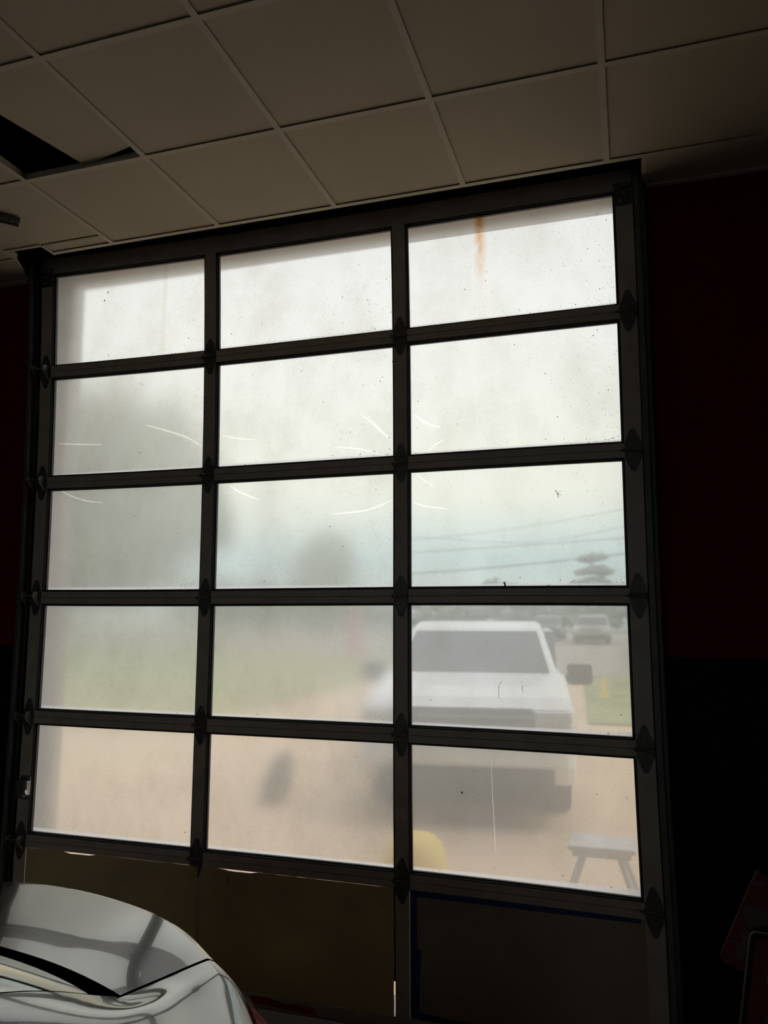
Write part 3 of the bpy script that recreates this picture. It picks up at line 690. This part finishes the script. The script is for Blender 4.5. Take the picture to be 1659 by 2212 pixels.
# rear quarters / sides, one mesh each side would be two parts; the shell is one welded body
cpart('body', [
    (0, 2.9, -8, 8, P_, dict(n=6)),
    (2.9, LID, 2, 3.0, P_, dict(ev=(g_*1.8, 0))), (2.9, LID, -3.0, -2, P_, dict(ev=(0, g_*1.8))),
    (2.9, 4.1, 4.6, 8, P_), (2.9, 4.1, -8, -4.6, P_),
    (4.1, 7.02, 2, 8, P_, dict(ev=(g_*1.8, 0), n=14)), (4.1, 7.02, -8, -2, P_, dict(ev=(0, g_*1.8), n=14)),
    (7.02, 12, 3.9, 8, P_), (7.02, 12, -8, -3.9, P_), (7.02, 8.3, 1.98, 3.9, P_), (7.02, 8.3, -3.9, -1.98, P_),
    (8.3, 9.05, 1.98, 3.06, P_), (8.3, 9.05, -3.06, -1.98, P_),
    (9.05, 11, -2.5, 2.5, P_), (11, 12, 1.85, 2.4, P_), (11, 12, -2.4, -1.85, P_), (12, 16, -8, 8, P_, dict(n=5))])
cpart('trunk_lid', [(2.9, 6.93, -2, 2, P_, dict(ev=(g_*2.0, g_*2.0), n=18))])
cpart('rear_window', [(7.28, 9.02, -1.96, 1.96, M['cargrit'], dict(n=8))], label='tinted rear window')
cpart('window_trim', [(6.96, 7.27, -1.99, 1.99, M['frit'], dict(off=-.004, n=12))], label='matt black strip below the rear window')
cpart('side_window', [(8.4, 11.6, 2.65, 3.85, M['cargrit'], dict(off=-.003))]); cpart('side_window', [(8.4, 11.6, -3.85, -2.65, M['cargrit'], dict(off=-.003))])
cpart('windscreen', [(11, 12, -1.85, 1.85, M['cargrit'], dict(off=-.003))])
for s in (1, -1):
    v0, v1 = (3.02, 4.58) if s > 0 else (-4.58, -3.02)
    cpart('tail_lamp', [(2.9, 4.06, v0, v1, M['tail'], dict(off=.004, th=.02, ev=(.02, .02), n=12))], label='red tail lamp')
b = MB(); patch(b, .2, 15.8, -7.5, 7.5, M['carseam'], n=4, off=-.03, th=.004)
part(b, 'inner_shell', car)
for x, y in ((CX_+.80, -2.45), (CX_-.80, -2.45), (CX_+.80, -5.15), (CX_-.80, -5.15)):
    s = 1 if x > CX_ else -1
    b = MB(); b.cyl((x-.11*s, y, .325), (x+.115*s, y, .325), .325, M['tyre'], 40); w = part(b, 'wheel', car)
    b = MB(); b.cyl((x+.1155*s, y, .325), (x+.122*s, y, .325), .23, M['rim'], 30)
    for q in range(5):
        a = q*math.tau/5; b.cyl((x+.126*s, y, .325), (x+.126*s, y+.2*math.cos(a), .325+.2*math.sin(a)), .022, M['rim'], 8)
    part(b, 'rim', w)

# ================================================================== OUTSIDE
def flat(name, x0, x1, y0, y1, z, m, label, cat, kind='structure', th=.1):
    b = MB(); b.box(x0, x1, y0, y1, z-th, z, m); return tag(b.build(name), label, cat, kind=kind)
flat('pavement', -12, 14, WY1+.004, 9.2, 0, M['pave'], 'tan concrete forecourt outside the door', 'pavement')
b = MB()
b.prism([(-12, 7.6), (-3.75, 7.9), (-3.3, 11.9), (0.2, 12.4), (1.6, 12.2), (1.6, 9.2), (-3, 9.2), (-3, 9.2)][:2]+[(-3.6, 9.0), (-3.3, 12.2)]+[(-3.3, 26), (-40, 26), (-40, 7.0), (-12, 7.0)], 'z', -.05, .035, M['grass'])
tag(b.build('grass_verge'), 'pale green grass left of the forecourt', 'grass', kind='stuff')
flat('pavement', -3.3, 14, 9.2, 19, -.004, M['pave'], 'tan driveway running to the road', 'pavement')
b = MB(); b.prism([(2.3, 9.3), (8, 9.3), (8, 18.6), (1.7, 18.6)], 'z', -.05, .035, M['grass'])
tag(b.build('grass_verge'), 'green grass right of the white vehicle', 'grass', kind='stuff')
flat('road', -60, 60, 19, 62, -.02, M['road'], 'grey road and parking lot across the street', 'road', th=.2)
flat('ground', -160, 160, -60, 160, -.25, M['leafgrey'], 'distant ground', 'ground', th=.2)
b = MB(); b.prism([(-3.3, 26.001), (-60, 26.001), (-60, 30), (-3.3, 30)], 'z', -.02, .03, M['grass']); b.bm.free()

def vehicle(name, cx, y0, w, h, hood, m, label, cat, scale=1.0, detail=True, group=None):
    """car facing the door (-y): nose at y0"""
    t = thing(name, (cx, y0, 0), label, cat, group); hw = w/2
    L = 4.6*scale
    def prof(pts, x0, x1, mm, nm, bev, taper=None):
        b = MB(); vs = b.prism([(y0+p[0]*scale, p[1]) for p in pts], 'x', cx-x0, cx+x1, mm, bev=bev)
        if taper:
            z0, z1, k = taper
            for v in b.bm.verts:
                if v.co.z > z0: v.co.x = cx+(v.co.x-cx)*(1-k*(v.co.z-z0)/(z1-z0))
        return part(b, nm, t, smooth=False)
    prof([(0.10, .34), (0.0, .48), (0.02, .70), (.07, hood-.08), (.20, hood+.0), (1.15, hood+.13), (4.45, hood+.13), (4.6, .8), (4.55, .34)], hw, hw, m, 'body', .07)
    prof([(1.10, hood+.10), (1.85, h-.06), (2.2, h), (4.1, h-.01), (4.5, hood+.10)], hw*.91, hw*.91, m, 'cabin', .05, taper=(hood+.1, h, .17))
    b = MB(); za, zb = hood+.14, h-.09                     # windscreen
    def cabx(z): return hw*.91*(1-.17*(z-hood-.1)/(h-hood-.1))
    def caby(z): return y0+(1.10+.75*(z-hood-.1)/(h-.06-hood-.1))*scale
    q = [Vector((cx-cabx(za)+.07, caby(za)-.02, za)), Vector((cx+cabx(za)-.07, caby(za)-.02, za)), Vector((cx+cabx(zb)-.07, caby(zb)-.02, zb)), Vector((cx-cabx(zb)+.07, caby(zb)-.02, zb))]
    f0 = [b.bm.verts.new(p) for p in q]; f1 = [b.bm.verts.new(p+Vector((0, .02, 0))) for p in q]
    b.bm.faces.new(f0); b.bm.faces.new(f1[::-1])
    for i in range(4): b.bm.faces.new((f0[i], f1[i], f1[(i+1) % 4], f0[(i+1) % 4]))
    b.mi(M['autoglass']); bmesh.ops.recalc_face_normals(b.bm, faces=b.bm.faces[:])
    part(b, 'windscreen', t)
    for s in (1, -1):
        b = MB(); xx = cx+s*(hw*.91*(1-.02)); y = y0
        b.prism([(y0+1.55*scale, hood+.15), (y0+2.05*scale, h-.10), (y0+4.0*scale, h-.10), (y0+4.25*scale, hood+.15)], 'x', cx+s*hw*.80, cx+s*(hw*.915), M['autoglass'])
        part(b, 'side_window', t)
    b = MB(); b.box(cx-hw*.62, cx+hw*.62, y0-.025, y0+.05, .74, hood-.07, M['blackplastic'], bev=.015)
    for i in range(3): b.box(cx-hw*.6, cx+hw*.6, y0-.035, y0-.02, .77+i*.055, .785+i*.055, M['rim'])
    part(b, 'grille', t)
    b = MB(); b.box(cx-hw*.95, cx+hw*.95, y0-.06, y0+.06, .50, .68, m, bev=.03); part(b, 'bumper', t)
    b = MB(); b.box(cx-hw*.80, cx+hw*.80, y0-.02, y0+.1, .20, .48, M['blackplastic'], bev=.02); part(b, 'air_dam', t)
    for s in (1, -1):
        b = MB(); b.box(cx+s*hw*.80-.15, cx+s*hw*.80+.15, y0-.01, y0+.10, hood-.28, hood-.09, M['lamp'], bev=.02); part(b, 'headlamp', t)
        b = MB(); xm = cx+s*(hw+.14); ym = y0+1.45*scale
        b.box(xm-.12, xm+.12, ym-.05, ym+.07, hood+.0, hood+.20, M['blackplastic'], bev=.03); b.cyl((cx+s*(hw-.1), ym, hood+.06), (xm, ym, hood+.08), .025, M['blackplastic'], 10)
        part(b, 'wing_mirror', t)
        for yy in (.85, 3.75):
            b = MB(); xw = cx+s*(hw-.13); y = y0+yy*scale
            b.cyl((xw-.11, y, .34), (xw+.11, y, .34), .34, M['tyre'], 32); w = part(b, 'wheel', t)
            b = MB(); b.cyl((xw+s*.1105, y, .34), (xw+s*.12, y, .34), .22, M['rim'], 24); part(b, 'rim', w)
    return t
suv = vehicle('utility_vehicle', 1.64, 3.08, 1.78, 1.62, 1.02, M['suvwhite'], 'white utility vehicle facing the door behind the hazy panes', 'car')
suv.rotation_euler.z = math.radians(7.5)
vehicle('car', -1.85, 43, 1.9, 1.45, .85, M['farcar'], 'dark car parked far off beside the pillar of the white vehicle', 'car', group='parked cars across the road')
vehicle('car', .96, 39, 1.9, 1.5, .85, M['fartan'], 'beige car parked far off, the right one of two', 'car', group='parked cars across the road')

# trees
def tree(name, x, y, base, top, rad, mm, label, kind='round', n=70, group=None, cat='tree'):
    t = thing(name, (x, y, -.05), label, cat, group)
    b = MB(); b.cyl((x, y, -.05), (x, y, base+(top-base)*.5), rad*.07+.06, M['bark'], 10, r2=rad*.03+.03); part(b, 'trunk', t)
    b = MB()
    for _ in range(n):
        if kind == 'round':
            a = random.random()*math.tau; ph = math.acos(random.uniform(-1, 1)); rr = rad*random.uniform(.55, 1)
            c = (x+rr*math.sin(ph)*math.cos(a), y+rr*math.sin(ph)*math.sin(a), (base+top)/2+(top-base)/2*math.cos(ph)*.9)
            b.ico(c, rad*random.uniform(.16, .30), mm, 1, .25)
        elif kind == 'pine':                              # layered flat boughs
            q = random.random(); lv = int(q*5)/5; z = base+(top-base)*(lv+.08)
            rr = rad*(1-.62*lv)*random.uniform(0, 1); a = random.random()*math.tau
            b.ico((x+rr*math.cos(a), y+rr*math.sin(a), z-rr*.18+random.uniform(-.15, .15)), rad*random.uniform(.13, .22), mm, 1, .25, (1.1, 1.1, .7))
    part(b, 'foliage', t); return t
random.seed(11)
tree('tree', -24.6, 30, 2.5, 12.6, 7.2, M['leaf'], 'large dark tree filling the left column of panes', n=130, group='trees beyond the road')
tree('tree', -38.5, 36, 2.0, 9.0, 6.5, M['leaf'], 'lower dark tree at the far left, beside the large one', n=90, group='trees beyond the road')
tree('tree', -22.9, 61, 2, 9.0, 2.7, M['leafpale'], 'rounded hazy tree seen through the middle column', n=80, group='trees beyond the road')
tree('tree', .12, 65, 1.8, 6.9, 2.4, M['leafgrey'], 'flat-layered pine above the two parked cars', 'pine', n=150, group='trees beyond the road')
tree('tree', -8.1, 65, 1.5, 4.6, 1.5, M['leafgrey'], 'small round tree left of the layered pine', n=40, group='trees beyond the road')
def hedge(x0, x1, y, h0, label, hfun):
    b = MB(); x = x0; 
    while x < x1:
        h = hfun(x)
        for q in range(4): b.ico((x+random.uniform(-.6, .6), y+random.uniform(-1.5, 1.5), h*random.uniform(.15, .82)), random.uniform(.8, 1.1)*max(.7, h*.22), M['leafgrey'], 1, .2)
        x += .7
    return tag(b.build('tree_line'), label, 'trees', kind='stuff')
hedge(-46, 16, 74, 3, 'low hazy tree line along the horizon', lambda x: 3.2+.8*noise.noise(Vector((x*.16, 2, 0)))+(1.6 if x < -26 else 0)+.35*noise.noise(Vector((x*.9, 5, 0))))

# utility pole and overhead cables
b = MB(); b.cyl((-21.1, 45.4, -.24), (-21.1, 45.4, 10.6), .17, M['bark'], 12, r2=.13); b.box(-22.0, -20.0, 45.3, 45.5, 9.9, 10.05, M['bark'])
tag(b.build('utility_pole'), 'faint tall wooden utility pole seen through the middle column', 'utility pole')
CB = [([(1400, 1089), (1336, 1102), (1200, 1128), (1043, 1151), (880, 1168), (567, 1185)], .03, 'thin overhead cable, the topmost one'),
      ([(1400, 1122), (1336, 1140), (1240, 1160), (1146, 1171), (1068, 1172), (974, 1165), (880, 1158), (567, 1100)], .03, 'sagging overhead cable, second from the top'),
      ([(1400, 1158), (1338, 1163), (1160, 1176), (983, 1188), (880, 1194), (567, 1206)], .05, 'straight overhead cable, third from the top'),
      ([(1400, 1189), (1336, 1198), (1170, 1216), (1008, 1231), (880, 1240), (567, 1250)], .075, 'thick overhead cable, the lowest one')]
for pl, r, lb in CB:
    b = MB(); P = [at(px, py, 45.2) for px, py in pl]; b.tube(P, r*.6, M['cable']); tag(b.build('overhead_cable'), lb, 'cable', 'overhead cables')

# red marker post, yellow marker, yellow tub, step stool, dark sack
b = MB(); c = at(765, 1430, 24); b.cyl((c.x, 24, .036), (c.x, 24, 2.0), .15, M['postred'], 16); b.box(c.x-.22, c.x+.22, 23.9, 24.1, .036, .14, M['bluegrey'], bev=.02)
tag(b.build('marker_post'), 'blurred red post beyond the grass in the middle column', 'post')
b = MB(); b.cyl((2.42, 13, .06), (2.42, 13, .40), .07, M['yellow'], 14, r2=.045); b.box(2.31, 2.53, 12.89, 13.11, .036, .06, M['yellow'])
tag(b.build('traffic_marker'), 'small yellow marker at the edge of the right grass', 'marker')
def tub():
    t = thing('tub', (1.60, 1.68, 0), 'rounded yellow tub just outside the door, low behind the right middle stile', 'tub')
    b = MB(); x, y = 1.60, 1.68
    bm = b.bm; rings = []
    for z, r in ((0, .15), (.02, .18), (.10, .205), (.20, .20), (.27, .17), (.31, .12), (.325, .05)):
        rings.append([bm.verts.new((x+r*math.cos(i*math.tau/32), y+r*math.sin(i*math.tau/32), z)) for i in range(32)])
    for a, c in zip(rings, rings[1:]):
        for i in range(32): bm.faces.new((a[i], a[(i+1) % 32], c[(i+1) % 32], c[i]))
    bm.faces.new(rings[0][::-1]); bm.faces.new(rings[-1]); b.mi(M['yellow']); part(b, 'tub_body', t, smooth=True)
tub()
def stool():
    x, y = 2.76, 1.62
    t = thing('step_stool', (x, y, 0), 'low pale blue-grey step stool with splayed legs outside at the lower right', 'stool')
    b = MB(); b.box(x-.19, x+.19, y-.14, y+.14, .36, .39, M['bluegrey'], bev=.01); b.box(x-.165, x+.165, y-.12, y+.12, .325, .36, M['bluegrey'], bev=.005); part(b, 'seat', t)
    for sx in (1, -1):
        for sy in (1, -1):
            b = MB(); b.cyl((x+sx*.10, y+sy*.09, .335), (x+sx*.22, y+sy*.17, 0), .019, M['bluegrey'], 12); part(b, 'leg', t)
stool()
def sack():
    b = MB(); x, y = -.22, 3.35
    prof = [(0, .10), (.06, .135), (.18, .14), (.30, .12), (.40, .09), (.46, .04)]
    bm = b.bm; rings = []
    for z, r in prof:
        rings.append([bm.verts.new((x+z*.28+r*math.cos(a)*(1+.12*math.sin(3*a)), y+r*.8*math.sin(a), z)) for a in [i*math.tau/20 for i in range(20)]])
    for a, c in zip(rings, rings[1:]):
        for i in range(20): bm.faces.new((a[i], a[(i+1) % 20], c[(i+1) % 20], c[i]))
    bm.faces.new(rings[0][::-1]); bm.faces.new(rings[-1]); b.mi(M['sack'])
    tag(b.build('sack', smooth=True), 'dark slumped sack on the forecourt seen through the lower middle pane', 'sack')
sack()
